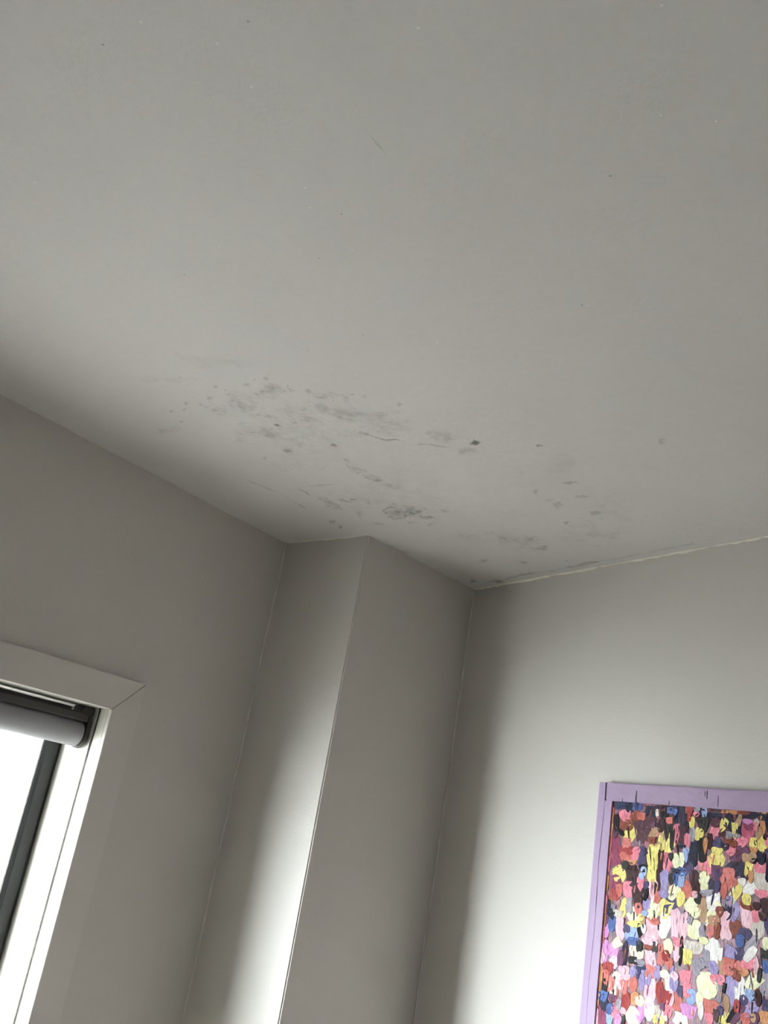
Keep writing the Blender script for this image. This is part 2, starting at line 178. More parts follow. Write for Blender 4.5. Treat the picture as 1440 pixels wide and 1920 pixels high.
# dabs of paint: left, down, half-width, half-height (tenths of a millimetre), colour, turn
DABS = (
    '4281,1792,166,321,X,50;3612,4433,212,249,y,0;2617,690,160,317,X,0;3769,3727,177,282,W,0;2061,4845,166,300,p,0;2274,1408,216,228,Y,15;2010,3535,195,241,p,0;1080,1352,165,267,Y,28;49'
    '55,2005,189,230,L,0;4289,4396,168,257,v,0;1434,3249,241,179,y,0;1611,5534,207,203,y,0;982,4945,148,275,y,18;2909,3321,143,278,p,0;2387,3355,156,253,W,15;2675,3244,119,331,p,0;3475,'
    '1808,211,186,P,0;3709,2575,188,208,W,40;1576,1923,168,229,V,0;1956,1335,239,159,T,0;1208,2671,189,198,P,0;4876,3004,187,196,L,0;1499,1272,209,176,m,0;1012,3593,132,277,p,0;1270,231'
    '8,171,214,M,0;2532,5212,160,225,W,38;2346,1885,160,224,P,0;2538,2791,156,229,V,55;2357,2966,175,203,Y,10;862,2314,185,188,Y,62;3708,2881,119,288,y,33;3012,2424,197,171,C,0;3246,329'
    '6,174,193,y,0;3202,3680,257,130,L,0;3766,1677,190,171,Y,0;4616,2817,159,200,p,0;4255,2734,156,203,v,0;2077,5255,146,215,W,0;688,1596,139,224,F,0;2000,4128,168,182,p,0;3726,2250,146'
    ',210,X,35;576,4229,123,249,f,0;1907,1860,165,185,Y,0;1399,3672,203,150,b,0;5121,4112,143,212,g,0;1574,4102,212,142,y,15;1860,5342,130,229,f,12;3119,1402,153,194,N,0;2589,2538,156,1'
    '90,y,40;940,819,217,136,P,0;4813,4118,147,201,y,35;994,1073,216,135,O,0;2307,2310,124,235,v,0;2073,2992,143,204,y,0;4568,989,155,187,Q,0;861,4180,181,160,f,0;666,1958,178,162,F,0;3'
    '777,4857,191,149,C,0;1967,2575,126,222,p,0;765,2523,176,159,F,0;1098,3114,133,210,Y,20;4241,2408,107,260,y,35;4070,825,97,286,N,0;3107,2783,151,183,y,35;2097,2391,90,305,M,0;3197,5'
    '049,198,138,f,0;1494,2677,149,182,M,0;2362,4895,108,242,R,0;1959,1596,202,129,Y,0;3446,2835,104,250,T,0;481,4867,82,316,o,0;4751,4678,130,197,v,65;3075,1705,144,175,N,0;649,5443,18'
    '0,140,N,0;4337,3114,146,173,O,0;1421,1040,210,118,m,0;2838,4941,148,168,C,0;1899,2203,146,169,Y,0;1334,4677,116,211,p,0;682,5736,159,153,F,0;4674,2202,136,176,W,45;4943,1208,150,15'
    '7,Y,0;3687,1020,132,179,P,35;2628,4569,125,189,W,0;3762,1949,137,169,U,0;1305,1878,133,174,P,0;4061,2125,151,153,S,0;1084,565,138,167,N,0;4205,3652,137,167,v,20;4444,4863,91,251,U,'
    '33;2768,1780,129,176,y,0;1906,4582,150,152,v,0;2992,5274,182,124,W,0;3157,2147,143,158,M,0;1752,674,188,119,N,0;1756,956,169,132,m,0;2739,1168,105,212,m,0;757,2829,156,143,R,0;1369'
    ',5237,115,193,R,0;4722,3411,100,220,g,38;3096,4619,128,168,P,0;805,574,200,107,D,0;4094,3205,132,161,p,0;741,4599,161,129,R,0;3060,4355,147,142,P,0;3323,1397,101,206,K,0;2045,4430,'
    '149,138,S,0;3087,3918,129,158,Y,0;4049,2954,116,176,p,0;2329,4014,92,222,S,0;2451,1250,71,284,G,0;4553,586,250,81,N,0;4130,4998,152,133,Y,0;2580,1182,88,227,P,0;1036,1698,194,103,R'
    ',0;3440,2128,140,142,y,0;1531,2885,129,153,M,0;2851,1003,70,283,X,0;5096,2509,124,158,M,0;3506,3283,120,164,g,0;576,3717,116,168,f,0;2146,1863,81,240,M,0;2515,3785,127,153,y,0;753,'
    '3533,116,168,B,0;3707,3197,101,190,S,15;3252,4757,126,153,b,0;2781,3868,94,203,p,0;1243,4159,79,244,X,0;4914,1709,175,109,P,0;4138,2710,83,231,X,0;2979,1920,145,131,V,0;4120,1950,1'
    '51,125,S,0;4555,4317,83,228,W,0;840,4944,120,156,S,0;3338,4089,109,170,g,0;1243,798,136,135,O,0;4404,1190,172,107,P,0;4685,3789,149,122,P,0;1014,1878,155,117,C,0;927,4419,140,129,p'
    ',0;4973,717,68,265,o,0;3733,1277,147,122,V,0;4515,1864,130,138,X,0;4030,3991,86,207,T,0;3223,2922,158,112,y,0;1970,3776,207,85,p,0;2095,989,110,160,M,0;1561,4804,114,153,C,0;4728,3'
    '576,91,191,W,45;661,4804,121,143,C,0;1567,2455,111,155,P,0;666,5036,101,170,K,10;2810,2666,109,157,Y,20;1262,3034,94,182,g,0;2369,5436,161,106,Y,0;1118,4312,99,172,U,0;3949,1013,11'
    '3,150,m,25;1085,5550,136,124,P,0;531,5669,101,168,F,0;2635,5137,106,159,P,20;4582,3182,159,105,V,0;4460,3622,135,124,V,30;3307,841,85,196,G,0;3767,3037,152,109,T,0;1150,4826,98,169'
    ',p,0;1816,2958,109,151,v,0;5140,4778,142,116,o,0;4271,1540,167,98,U,0;4328,874,71,229,N,0;3824,2154,68,238,V,0;618,3195,88,185,N,0;1038,1520,136,118,S,0;2607,1801,105,153,y,0;962,3'
    '971,110,146,y,50;2082,475,52,310,K,0;651,1038,80,197,K,0;3826,4475,104,151,y,0;2562,4895,107,147,R,10;2923,1308,86,182,P,0;1648,5110,113,137,o,0;3803,4032,123,125,v,0;4128,1417,143'
    ',107,P,0;3597,3857,89,169,g,0;1489,3436,221,68,Y,0;1471,3843,175,86,B,0;3885,4255,156,96,P,0;4186,3990,137,110,S,0;3984,4471,69,218,g,0;1298,4912,97,153,S,0;4368,2295,90,164,Y,20;3'
    '925,850,97,151,Y,15;2799,2233,91,159,b,0;2197,645,110,132,K,0;5121,1741,63,230,N,0;3684,813,149,97,m,0;4627,1782,89,158,Y,20;4002,2314,84,166,C,0;4979,2271,172,80,P,0;532,3495,98,1'
    '41,U,0;921,2707,96,143,C,0;1566,3063,110,124,S,0;3550,1253,83,164,M,0;669,5252,120,113,B,0;1666,3548,91,149,K,0;3862,3228,84,162,O,0;3471,4782,89,151,y,0;2580,4165,108,123,C,0;1573'
    ',1676,131,101,V,0;2774,4568,93,142,v,0;4940,1501,95,137,N,0;2655,2227,87,151,B,0;2674,4451,53,243,v,0;1536,4539,115,112,v,0;4640,2586,192,67,O,0;2822,2040,146,87,B,0;3549,627,100,1'
    '26,N,0;2249,4406,92,137,v,0;4227,936,72,176,Y,0;3460,3995,126,99,g,0;1821,4697,75,166,v,0;2290,1148,72,172,G,0;4457,1359,155,79,U,0;3377,1645,106,116,K,0;1301,582,136,90,B,0;1803,5'
    '133,112,109,y,0;4602,2442,112,108,Y,0;4757,4411,114,106,b,0;1458,813,134,89,C,0;5138,2924,77,156,V,0;2337,5268,90,133,L,0;4677,4892,114,105,C,25;3759,1466,147,81,Y,0;1178,5684,96,1'
    '23,f,0;5130,3302,97,122,y,0;1033,2067,116,102,G,0;4185,4730,68,174,T,0;1941,3135,108,109,y,0;2804,3643,132,88,P,0;4953,4424,80,145,M,0;3518,4980,70,164,W,0;1492,4275,135,85,K,0;421'
    '3,3832,137,83,C,0;3223,2355,89,128,M,0;4327,4875,50,226,K,33;2706,4893,71,160,p,0;939,3264,134,84,L,0;4886,4847,96,117,U,0;4593,826,140,80,F,0;4837,2758,94,119,P,0;3754,5094,104,10'
    '8,P,0;4569,1538,114,97,T,0;1629,2090,130,85,K,0;4454,3886,101,109,S,0;2124,2722,89,123,C,0;3016,848,86,127,Y,0;3908,2811,101,109,O,0;899,5491,98,111,B,0;3528,2430,156,70,g,0;1675,3'
    '926,96,114,G,0;4729,1188,92,118,Y,0;636,1283,80,136,U,0;2893,3834,37,290,G,0;2516,2257,87,124,G,0;904,5730,98,110,b,0;2061,3282,160,67,C,0;1727,4290,152,70,g,0;4883,3780,65,162,p,0'
    ';3069,1141,69,154,g,0;3429,888,67,153,G,0;1757,2700,73,139,K,0;2313,2628,123,82,v,0;2476,4002,91,110,R,0;4859,965,76,132,T,0;1383,1680,114,87,P,0;954,5252,118,84,U,0;4467,3370,101,'
    '97,B,0;3292,2602,88,112,G,0;1267,2086,114,86,M,0;5149,4529,95,104,V,0;1164,5350,78,124,g,0;1849,1388,111,87,O,0;5143,3760,80,120,B,0;3439,1373,58,164,o,0;533,4400,82,116,p,0;1689,4'
    '510,76,126,V,0;5095,761,60,158,N,0;3204,1116,68,139,Y,0;4597,4537,99,93,V,0;5087,3500,97,95,G,0;3979,1323,96,94,X,0;4164,2542,83,109,v,0;4443,4434,67,134,W,0;2470,4407,108,82,y,0;3'
    '756,599,91,97,N,0;3963,3708,70,126,W,0;749,3306,77,113,N,0;3368,569,76,113,b,0;4337,710,63,136,T,15;2903,1534,86,97,b,0;2148,3861,74,112,G,0;1183,4561,98,85,p,0;1313,5654,77,109,G,'
    '0;2933,4694,74,112,V,0;1654,2159,83,99,b,0;3923,4989,68,121,M,0;4024,4242,86,96,P,0;4261,2101,99,83,S,0;3895,576,65,124,U,0;4593,3983,100,81,o,0;4325,4047,84,96,O,0;1940,1133,111,7'
    '3,T,0;4475,2089,98,82,W,0;2762,4397,94,86,p,0;4437,4691,66,120,R,0;4697,1940,64,123,o,0;2945,568,78,100,R,0;4731,1508,81,97,T,0;4054,1181,96,81,O,0;3522,3496,108,72,y,0;1240,3586,9'
    '3,82,V,0;4862,2555,94,80,M,0;1943,3909,132,56,O,0;1774,4381,132,56,D,0;3468,2310,105,71,y,0;5025,2757,93,79,M,0;4462,4076,67,109,O,0;2908,1663,55,132,b,0;2359,853,99,72,C,0;815,126'
    '8,119,60,K,20;1736,3303,73,95,T,0;486,5275,81,85,B,0;1772,3504,72,95,W,0;2606,2039,122,55,N,0;4573,720,124,54,f,0;3143,526,103,64,g,0;1277,1983,114,58,o,0;2359,605,91,73,B,0;3314,1'
    '093,68,97,Y,0;4081,1070,80,81,g,0;4971,3967,48,134,G,0;4217,1261,79,80,O,20;1314,5473,77,82,p,0;1757,2489,73,84,V,0;1676,3256,73,82,Y,0;4750,1357,91,65,o,0;2460,1732,71,84,G,0;3110'
    ',3107,71,83,g,0;3182,737,68,85,M,0;2453,5121,71,80,U,0;4778,812,61,93,P,0;4021,4873,68,81,V,0;5091,1129,60,91,P,0;1589,2281,74,71,b,0;2506,639,72,72,B,0;4473,3265,96,53,B,0;4854,48'
    '41,64,78,T,0;3215,2513,71,71,p,0;1777,3144,91,55,b,0;3150,640,77,64,P,0;4806,730,61,80,L,0;2793,1446,87,56,N,0;2997,3025,53,84,p,0;2939,740,52,85,R,0;769,3131,77,57,g,0;1855,1007,6'
    '5,66,U,0;1960,690,46,88,L,0;4101,4393,43,95,K,0;4288,1066,95,40,g,0;5076,604,45,80,N,0;4766,1588,64,55,N,0;5112,1348,59,52,V,0;5028,1030,45,65,M,0;4790,1182,30,53,G,0'
)
# ------------------------------------------------------------------ materials of the shell
M_wall = mat('wall_paint', WALL_RGB, rough=0.55, spec=0.25, vary=0.025, vscale=2.5, bump=0.0006, bscale=160)
M_white = mat('white_gloss_paint', (205, 203, 194), rough=0.35, spec=0.4, vary=0.02, bump=0.0003, bscale=60)
M_trim = mat('trim_paint', TRIM_RGB, rough=0.4, spec=0.4, vary=0.02, bump=0.0003, bscale=60)
M_caulk = mat('caulk', (226, 223, 208), rough=0.5, vary=0.10, vscale=40, bump=0.001, bscale=90)
M_wall2 = mat('corner_filler', tuple(min(255, v + 10) for v in WALL_RGB), rough=0.45, vary=0.05, vscale=30)
M_floor = mat('floor_covering', FLOOR_RGB, rough=0.5, vary=0.2, vscale=3, stretch=(1, 12, 1))
M_dark = mat('charcoal_aluminium', (44, 44, 46), rough=0.5, metal=0.0, spec=0.35, vary=0.05)
M_grey = mat('grey_bracket', (70, 68, 64), rough=0.55, metal=0.0, vary=0.05)
M_bead = mat('glazing_bead', (190, 188, 184), rough=0.4, vary=0.03)
M_reflector = mat('metal_reflector', REFLECTOR_RGB, rough=REFLECTOR_ROUGH, spec=1.0, coat=REFLECTOR_COAT, metal=1.0, vary=0.08, vscale=1.5, bump=0.0)  # shiny metal ground added outside to throw the sun up onto the walls

# the ceiling: matt white paint, with a stain mask baked per vertex of its mesh
M_ceil = bpy.data.materials.new('ceiling_paint')
M_ceil.use_nodes = True
nt = M_ceil.node_tree
pb = nt.nodes['Principled BSDF']
pb.inputs['Roughness'].default_value = 0.85
pb.inputs['Specular IOR Level'].default_value = 0.15
at = nt.nodes.new('ShaderNodeAttribute'); at.attribute_name = 'stain'
tc = nt.nodes.new('ShaderNodeTexCoord')
def noise(scale, detail=4, rough=0.55):
    n = nt.nodes.new('ShaderNodeTexNoise')
    n.inputs['Scale'].default_value = scale
    n.inputs['Detail'].default_value = detail
    n.inputs['Roughness'].default_value = rough
    nt.links.new(tc.outputs['Object'], n.inputs['Vector'])
    return n
def mth(op, a, b):
    n = nt.nodes.new('ShaderNodeMath'); n.operation = op
    for i, v in enumerate((a, b)):
        if isinstance(v, (int, float)): n.inputs[i].default_value = v
        else: nt.links.new(v, n.inputs[i])
    return n.outputs[0]
def mixc(f, a, b):
    n = nt.nodes.new('ShaderNodeMix'); n.data_type = 'RGBA'
    for k, v in (('Factor', f), ('A', a), ('B', b)):
        if isinstance(v, (int, float)): n.inputs[k].default_value = v
        elif isinstance(v, tuple): n.inputs[k].default_value = (*v, 1)
        else: nt.links.new(v, n.inputs[k])
    return n.outputs['Result']
big = noise(1.6, 3)
fine = noise(55, 5, 0.7)
c0 = mixc(big.outputs['Fac'], lin(CEIL_A), lin(CEIL_B))
c1 = mixc(mth('MULTIPLY', fine.outputs['Fac'], 0.16), c0, lin((150, 146, 136)))
pale = mth('MULTIPLY', mth('MAXIMUM', mth('MULTIPLY', at.outputs['Fac'], -1.0), 0.0), 0.9)
c1 = mixc(pale, c1, lin((246, 244, 238)))
brk = mth('MULTIPLY', mth('MAXIMUM', at.outputs['Fac'], 0.0), mth('ADD', mth('MULTIPLY', noise(120, 4, 0.7).outputs['Fac'], 0.8), 0.6))
c2 = mixc(brk, c1, lin((60, 56, 50)))
# pin-prick flecks of grit in the roller texture, dark and pale
vo = nt.nodes.new('ShaderNodeTexVoronoi'); vo.inputs['Scale'].default_value = 26
nt.links.new(tc.outputs['Object'], vo.inputs['Vector'])
dot = mth('LESS_THAN', vo.outputs['Distance'], 0.055)
sep = nt.nodes.new('ShaderNodeSeparateColor'); nt.links.new(vo.outputs['Color'], sep.inputs['Color'])
dk = mth('MULTIPLY', dot, mth('GREATER_THAN', sep.outputs[0], 0.86))
pl = mth('MULTIPLY', dot, mth('LESS_THAN', sep.outputs[0], 0.14))
c3 = mixc(mth('MULTIPLY', dk, 0.35), c2, lin((60, 56, 50)))
c4 = mixc(mth('MULTIPLY', pl, 0.5), c3, lin((235, 233, 224)))
nt.links.new(c4, pb.inputs['Base Color'])
bp = nt.nodes.new('ShaderNodeBump'); bp.inputs['Distance'].default_value = 0.0012; bp.inputs['Strength'].default_value = 0.8
nt.links.new(noise(75, 3, 0.6).outputs['Fac'], bp.inputs['Height'])
nt.links.new(bp.outputs['Normal'], pb.inputs['Normal'])

# ------------------------------------------------------------------ the ceiling
def vnoise(X, Y, scale, octaves=4, seed=0):
    r = np.random.default_rng(seed)
    out = np.zeros_like(X); amp = 1.0; tot = 0
    for _ in range(octaves):
        g = r.random((256, 256))
        u = (X * scale) % 255; v = (Y * scale) % 255
        i = u.astype(int); j = v.astype(int); fu = u - i; fv = v - j
        fu = fu * fu * (3 - 2 * fu); fv = fv * fv * (3 - 2 * fv)
        out += amp * (g[i, j] * (1 - fu) * (1 - fv) + g[i + 1, j] * fu * (1 - fv) + g[i, j + 1] * (1 - fu) * fv + g[i + 1, j + 1] * fu * fv)
        tot += amp; amp *= 0.55; scale *= 2.03
    return out / tot

def axis(lo, hi, f0, f1, step, coarse):
    return np.concatenate([np.arange(lo, f0, coarse), np.arange(f0, f1, step), np.linspace(f1, hi, 3)])
xs = axis(-3.3, 2.95, 1.10, 2.68, 0.0034, 0.025)
ys = axis(-2.8, 2.52, 0.62, 2.22, 0.0034, 0.025)
X, Y = np.meshgrid(xs, ys, indexing='ij')
st = np.zeros_like(X)
warp = (vnoise(X + 9, Y + 4, 30, 4, 3) - 0.5)
warp2 = (vnoise(X + 5, Y + 7, 120, 3, 31) - 0.5)
grain = np.clip(0.55 + 2.0 * (vnoise(X + 3, Y + 6, 60, 4, 17) - 0.48), 0.12, 1.3)
for bx, by, i0, i1, i2, i3, dark, rag in BLOBS:
    dx, dy = X - bx, Y - by
    a = i0 * dx + i1 * dy; b = i2 * dx + i3 * dy
    r2 = a * a + b * b
    near = r2 < 8
    if not near.any(): continue
    small = rag < 0.45
    q = np.sqrt(r2) + warp * (2.6 * rag if not small else 0.6) + warp2 * (2.4 if small else 1.2)
    k = np.clip((1.25 - q) / (0.6 if small else 0.95), 0, 1)
    k = k * k * (3 - 2 * k)
    if not small: k = k * grain * 1.55
    else: dark = dark * 0.8
    if dark < 0:
        st = np.where(near, np.minimum(st, st + dark * k), st); continue
    st = np.where(near, np.maximum(st, dark * k) + 0.3 * np.minimum(np.clip(st, 0, 1), dark * k), st)
for w, dark, pts in LINES:
    w *= 0.62
    wob = 1 + 2.6 * (vnoise(X, Y, 45, 3, 8) - 0.5)
    fade = 1.25 * np.clip(2.6 * (vnoise(X + 2, Y + 1, 24, 3, 77) - 0.28), 0.1, 1)
    jx = X + 0.010 * warp; jy = Y + 0.010 * warp2
    for (x0, y0), (x1, y1) in zip(pts[:-1], pts[1:]):
        L2 = (x1 - x0) ** 2 + (y1 - y0) ** 2
        t = np.clip(((jx - x0) * (x1 - x0) + (jy - y0) * (y1 - y0)) / L2, 0, 1)
        dd = np.hypot(jx - x0 - t * (x1 - x0), jy - y0 - t * (y1 - y0))
        st = np.maximum(st, dark * fade * np.clip(1.7 - dd / (w * np.clip(wob, 0.3, 2)), 0, 1))
rough_zone = np.exp(-(((X - 1.75) / 0.55) ** 2 + ((Y - 1.45) / 0.55) ** 2))
lump = (vnoise(X, Y, 7, 3, 21) - 0.5)
zone = np.exp(-(((X - 1.80) / 0.50) ** 2 + ((Y - 1.45) / 0.50) ** 2))
st = st + zone * 0.10 * np.clip(vnoise(X + 1, Y + 8, 14, 5, 55) - 0.5, -0.3, 0.4)
Z = ceil_z(X) + 0.0016 * np.clip(st, 0, 1) + rough_zone * (0.004 * lump + 0.0022 * (vnoise(X, Y, 28, 4, 5) - 0.5))
# loose paint edges lift a little along the stains
Z -= 0.0012 * np.clip(np.gradient(st, axis=1) * 2, 0, 1)
nx, ny = X.shape
verts = np.stack([X, Y, Z], -1).reshape(-1, 3)
idx = np.arange(nx * ny).reshape(nx, ny)
quads = np.stack([idx[:-1, :-1], idx[:-1, 1:], idx[1:, 1:], idx[1:, :-1]], -1).reshape(-1, 4)
me = bpy.data.meshes.new('ceiling')
me.vertices.add(len(verts)); me.vertices.foreach_set('co', verts.ravel())
me.loops.add(quads.size); me.loops.foreach_set('vertex_index', quads.ravel().astype(np.int32))
me.polygons.add(len(quads)); me.polygons.foreach_set('loop_start', (np.arange(len(quads)) * 4).astype(np.int32))
me.polygons.foreach_set('use_smooth', np.ones(len(quads), dtype=bool))
me.update()
att = me.attributes.new('stain', 'FLOAT', 'POINT')
att.data.foreach_set('value', np.clip(st, -0.9, 0.95).ravel().astype(np.float32))
me.materials.append(M_ceil)
ceiling = bpy.data.objects.new('ceiling', me)
C.objects.link(ceiling)
structure(ceiling)

# ------------------------------------------------------------------ walls, column, floor, ground outside
ZT = 2.62
bm = bmesh.new(); box(bm, -3.2, 3.2, -2.7, 2.535, -0.15, 0.0)
structure(obj('floor', bm, M_floor))

bm = bmesh.new()       # window wall: four pieces round the opening, one mesh
Yo = YW + 0.25
box(bm, -3.2, WX0 - 0.022, YW, Yo, 0, ZT)
box(bm, WX1 + 0.022, 2.9, YW, Yo, 0, ZT)
box(bm, WX0 - 0.022, WX1 + 0.022, YW, Yo, WZ1 + 0.022, ZT)
box(bm, WX0 - 0.022, WX1 + 0.022, YW, Yo, 0, WZ0 - 0.022)
bmesh.ops.remove_doubles(bm, verts=bm.verts, dist=1e-5)
structure(obj('wall_left', bm, M_wall))

bm = bmesh.new()       # right wall, not square to the window wall
c2v = Vector((*C2, 0))
far = c2v - DV * 4.75
near_ = c2v + DV * 0.6
p = [far, near_, near_ + NV * 0.2, far + NV * 0.2]
prism(bm, [(q.x, q.y) for q in p], 0, ZT)
structure(obj('wall_right', bm, M_wall))

bm = bmesh.new()       # boxed-out column in the corner, its arris slightly eased
prism(bm, [(C1X, YW + 0.02), RID, (C2[0] + 0.03, C2[1]), (C2[0] + 0.12, YW + 0.02)], 0, ZT)
ar = [e for e in bm.edges if all(abs(v.co.x - RID[0]) < 1e-4 and abs(v.co.y - RID[1]) < 1e-4 for v in e.verts)]
bmesh.ops.bevel(bm, geom=ar, offset=0.004, segments=3, affect='EDGES')
structure(obj('wall_corner', bm, M_wall))

bm = bmesh.new()
box(bm, -3.2, FILL_OPENING[0], -2.7, -2.5, 0, ZT)
box(bm, FILL_OPENING[1], 2.3, -2.7, -2.5, 0, ZT)
box(bm, FILL_OPENING[0], FILL_OPENING[1], -2.7, -2.5, FILL_OPENING[2], ZT)
structure(obj('wall_back', bm, M_wall))
bm = bmesh.new(); box(bm, -3.2, -3.0, -2.5, YW, 0, ZT)
structure(obj('wall_side', bm, M_wall))

bm = bmesh.new(); box(bm, -40, 40, -40, 60, -0.45, -0.20)
structure(obj('ground', bm, M_reflector))  # out of view, made reflective to bounce sun through the window

# ------------------------------------------------------------------ thin filler beads along the joints
def bead(name, path, r, m, seed, squash=1.0):
    rr = random.Random(seed)
    bm = bmesh.new()
    rings = []
    n = len(path)
    for i, q in enumerate(path):
        t = (path[min(i + 1, n - 1)] - path[max(i - 1, 0)]).normalized()
        a = t.orthogonal().normalized(); b = t.cross(a)
        k = r * rr.uniform(0.55, 1.25)
        off = Vector((rr.uniform(-1, 1), rr.uniform(-1, 1), rr.uniform(-1, 1))) * r * 0.3
        rings.append([bm.verts.new(q + off + (a * math.cos(w) + b * math.sin(w)) * k) for w in [j * math.pi / 3 for j in range(6)]])
    for A, B in zip(rings[:-1], rings[1:]):
        for j in range(6):
            bm.faces.new((A[j], A[(j + 1) % 6], B[(j + 1) % 6], B[j]))
    bm.faces.new(rings[0][::-1]); bm.faces.new(rings[-1])
    return structure(obj(name, bm, m, smooth=True))
def line(a, b, step):
    a, b = Vector(a), Vector(b); k = max(2, int((b - a).length / step))
    return [a.lerp(b, i / k) for i in range(k + 1)]
e0 = c2v - DV * 4.6
bead('trim_1', line((e0.x, e0.y, ZC + .004), (C2[0], C2[1], ZC + .002), 0.02), 0.0072, M_caulk, 1)
bead('trim_2', line((-2.9, YW, float(ceil_z(-2.9))), (C1X, YW, ZC + .001), 0.03), 0.0035, M_wall, 2)
bead('trim_3', line((C1X, YW - .002, ZC + .001), (RID[0], RID[1] + .006, ZC + .001), 0.02), 0.0035, M_caulk, 3)
bead('trim_4', line((RID[0] + .01, RID[1], ZC + .001), (C2[0], C2[1], ZC + .001), 0.02), 0.0035, M_wall, 4)
bead('trim_5', line((C1X - .001, YW - .001, 0.0), (C1X - .001, YW - .001, ZC), 0.03), 0.0036, M_wall2, 5)
bead('trim_6', line((C2[0] - .002, C2[1] - .001, 0.0), (C2[0] - .002, C2[1] - .001, ZC), 0.03), 0.0036, M_wall2, 6)

# ------------------------------------------------------------------ the window
win = structure(empty('window_1', ((WX0 + WX1) / 2, YW, 0.0)))
wx, wy = win.location.x, win.location.y
def wpart(name, bm, m, smooth=False):
    bmesh.ops.translate(bm, vec=(-wx, -wy, 0), verts=bm.verts)
    return obj(name, bm, m, win, smooth)
AW, AT = 0.092, 0.016
def mitred(pts):
    bm = bmesh.new(); prism(bm, pts, YW - AT, YW, axis=1); bevel(bm, 0.0012, 2); return bm
g = 0.0008
wpart('architrave', mitred([(WX0 + g, WZ1), (WX1 - g, WZ1), (WX1 + AW - g, WZ1 + AW), (WX0 - AW + g, WZ1 + AW)]), M_trim)
wpart('architrave', mitred([(WX1, WZ1 - g), (WX1 + AW, WZ1 + AW - g), (WX1 + AW, WZ0 - AW + g), (WX1, WZ0 + g)]), M_trim)
wpart('architrave', mitred([(WX0, WZ1 - g), (WX0 - AW, WZ1 + AW - g), (WX0 - AW, WZ0 - AW + g), (WX0, WZ0 + g)]), M_trim)
wpart('architrave', mitred([(WX0 + g, WZ0), (WX1 - g, WZ0), (WX1 + AW - g, WZ0 - AW), (WX0 - AW + g, WZ0 - AW)]), M_trim)
GY = 2.322                       # joint between reveal board and frame lining
for name, y0, y1, k in (('reveal_board', YW + 0.0002, GY, 0.0), ('jamb_lining', GY + 0.012, 2.535, 0.0)):
    for (x0, x1, z0, z1) in ((WX1 - k, WX1 + 0.022, WZ0 - 0.022, WZ1 + 0.022), (WX0 - 0.022, WX0 + k, WZ0 - 0.022, WZ1 + 0.022),
                             (WX0, WX1, WZ1 - k, WZ1 + 0.022), (WX0, WX1, WZ0 - 0.022, WZ0 + k)):
        bm = bmesh.new(); box(bm, x0, x1, y0, y1, z0, z1); bevel(bm, 0.0008, 1)
        wpart(name, bm, M_white)
bm = bmesh.new()                 # recessed tongue that shows grey in the joint
for (x0, x1, z0, z1) in ((WX1 + .004, WX1 + .02, WZ0, WZ1 + .02), (WX0 - .02, WX0 - .004, WZ0, WZ1 + .02), (WX0, WX1, WZ1 + .004, WZ1 + .02), (WX0, WX1, WZ0 - .02, WZ0 - .004)):
    box(bm, x0, x1, GY - .001, GY + .013, z0, z1)
wpart('shadow_joint', bm, M_grey)
FY, FW = 2.462, 0.052            # dark aluminium sash frame
bm = bmesh.new()
prof_r = [(WX1, FY + .05), (WX1 - FW, FY + .05), (WX1 - FW, FY + .006), (WX1 - FW + .008, FY), (WX1 - .012, FY), (WX1, FY + .006)]
prism(bm, prof_r, WZ0, WZ1); wpart('sash_stile', bm, M_dark)
bm = bmesh.new()
prism(bm, [(WX0, FY + .05), (WX0 + FW, FY + .05), (WX0 + FW, FY + .006), (WX0 + FW - .008, FY), (WX0, FY)], WZ0, WZ1); wpart('sash_stile', bm, M_dark)
bm = bmesh.new()
prism(bm, [(FY + .05, WZ1), (FY + .05, WZ1 - FW), (FY + .006, WZ1 - FW), (FY, WZ1 - FW + .01), (FY, WZ1 - .022), (FY + .012, WZ1 - .018), (FY + .012, WZ1)], WX0 + FW, WX1 - FW, axis=0); wpart('sash_rail', bm, M_dark)
bm = bmesh.new(); box(bm, WX0 + FW, WX1 - FW, FY, FY + .05, WZ0, WZ0 + FW); wpart('sash_rail', bm, M_dark)
bm = bmesh.new()
for xa in (WX1 - FW - .006, WX0 + FW + .001): box(bm, xa, xa + .005, FY + .010, FY + .03, WZ0 + FW, WZ1 - FW)
wpart('glazing_bead', bm, M_bead)
M_glass = bpy.data.materials.new('window_glass'); M_glass.use_nodes = True
gn = M_glass.node_tree
gn.nodes.remove(gn.nodes['Principled BSDF'])
tr = gn.nodes.new('ShaderNodeBsdfTransparent'); tr.inputs['Color'].default_value = (0.97, 0.985, 0.98, 1)
gl = gn.nodes.new('ShaderNodeBsdfGlossy'); gl.inputs['Roughness'].default_value = 0.02
fr = gn.nodes.new('ShaderNodeFresnel'); fr.inputs['IOR'].default_value = 1.45
mx = gn.nodes.new('ShaderNodeMixShader')
geo = gn.nodes.new('ShaderNodeNewGeometry')
front = gn.nodes.new('ShaderNodeMath'); front.operation = 'SUBTRACT'; front.inputs[0].default_value = 1.0; gn.links.new(geo.outputs['Backfacing'], front.inputs[1])
refl = gn.nodes.new('ShaderNodeMath'); refl.operation = 'MULTIPLY'; gn.links.new(fr.outputs[0], refl.inputs[0]); gn.links.new(front.outputs[0], refl.inputs[1])
gn.links.new(refl.outputs[0], mx.inputs[0]); gn.links.new(tr.outputs[0], mx.inputs[1]); gn.links.new(gl.outputs[0], mx.inputs[2])
gn.links.new(mx.outputs[0], gn.nodes['Material Output'].inputs['Surface'])
bm = bmesh.new(); box(bm, WX0 + FW - .004, WX1 - FW + .004, FY + .022, FY + .026, WZ0 + FW - .004, WZ1 - FW + .004)
wpart('glass_pane', bm, M_glass)

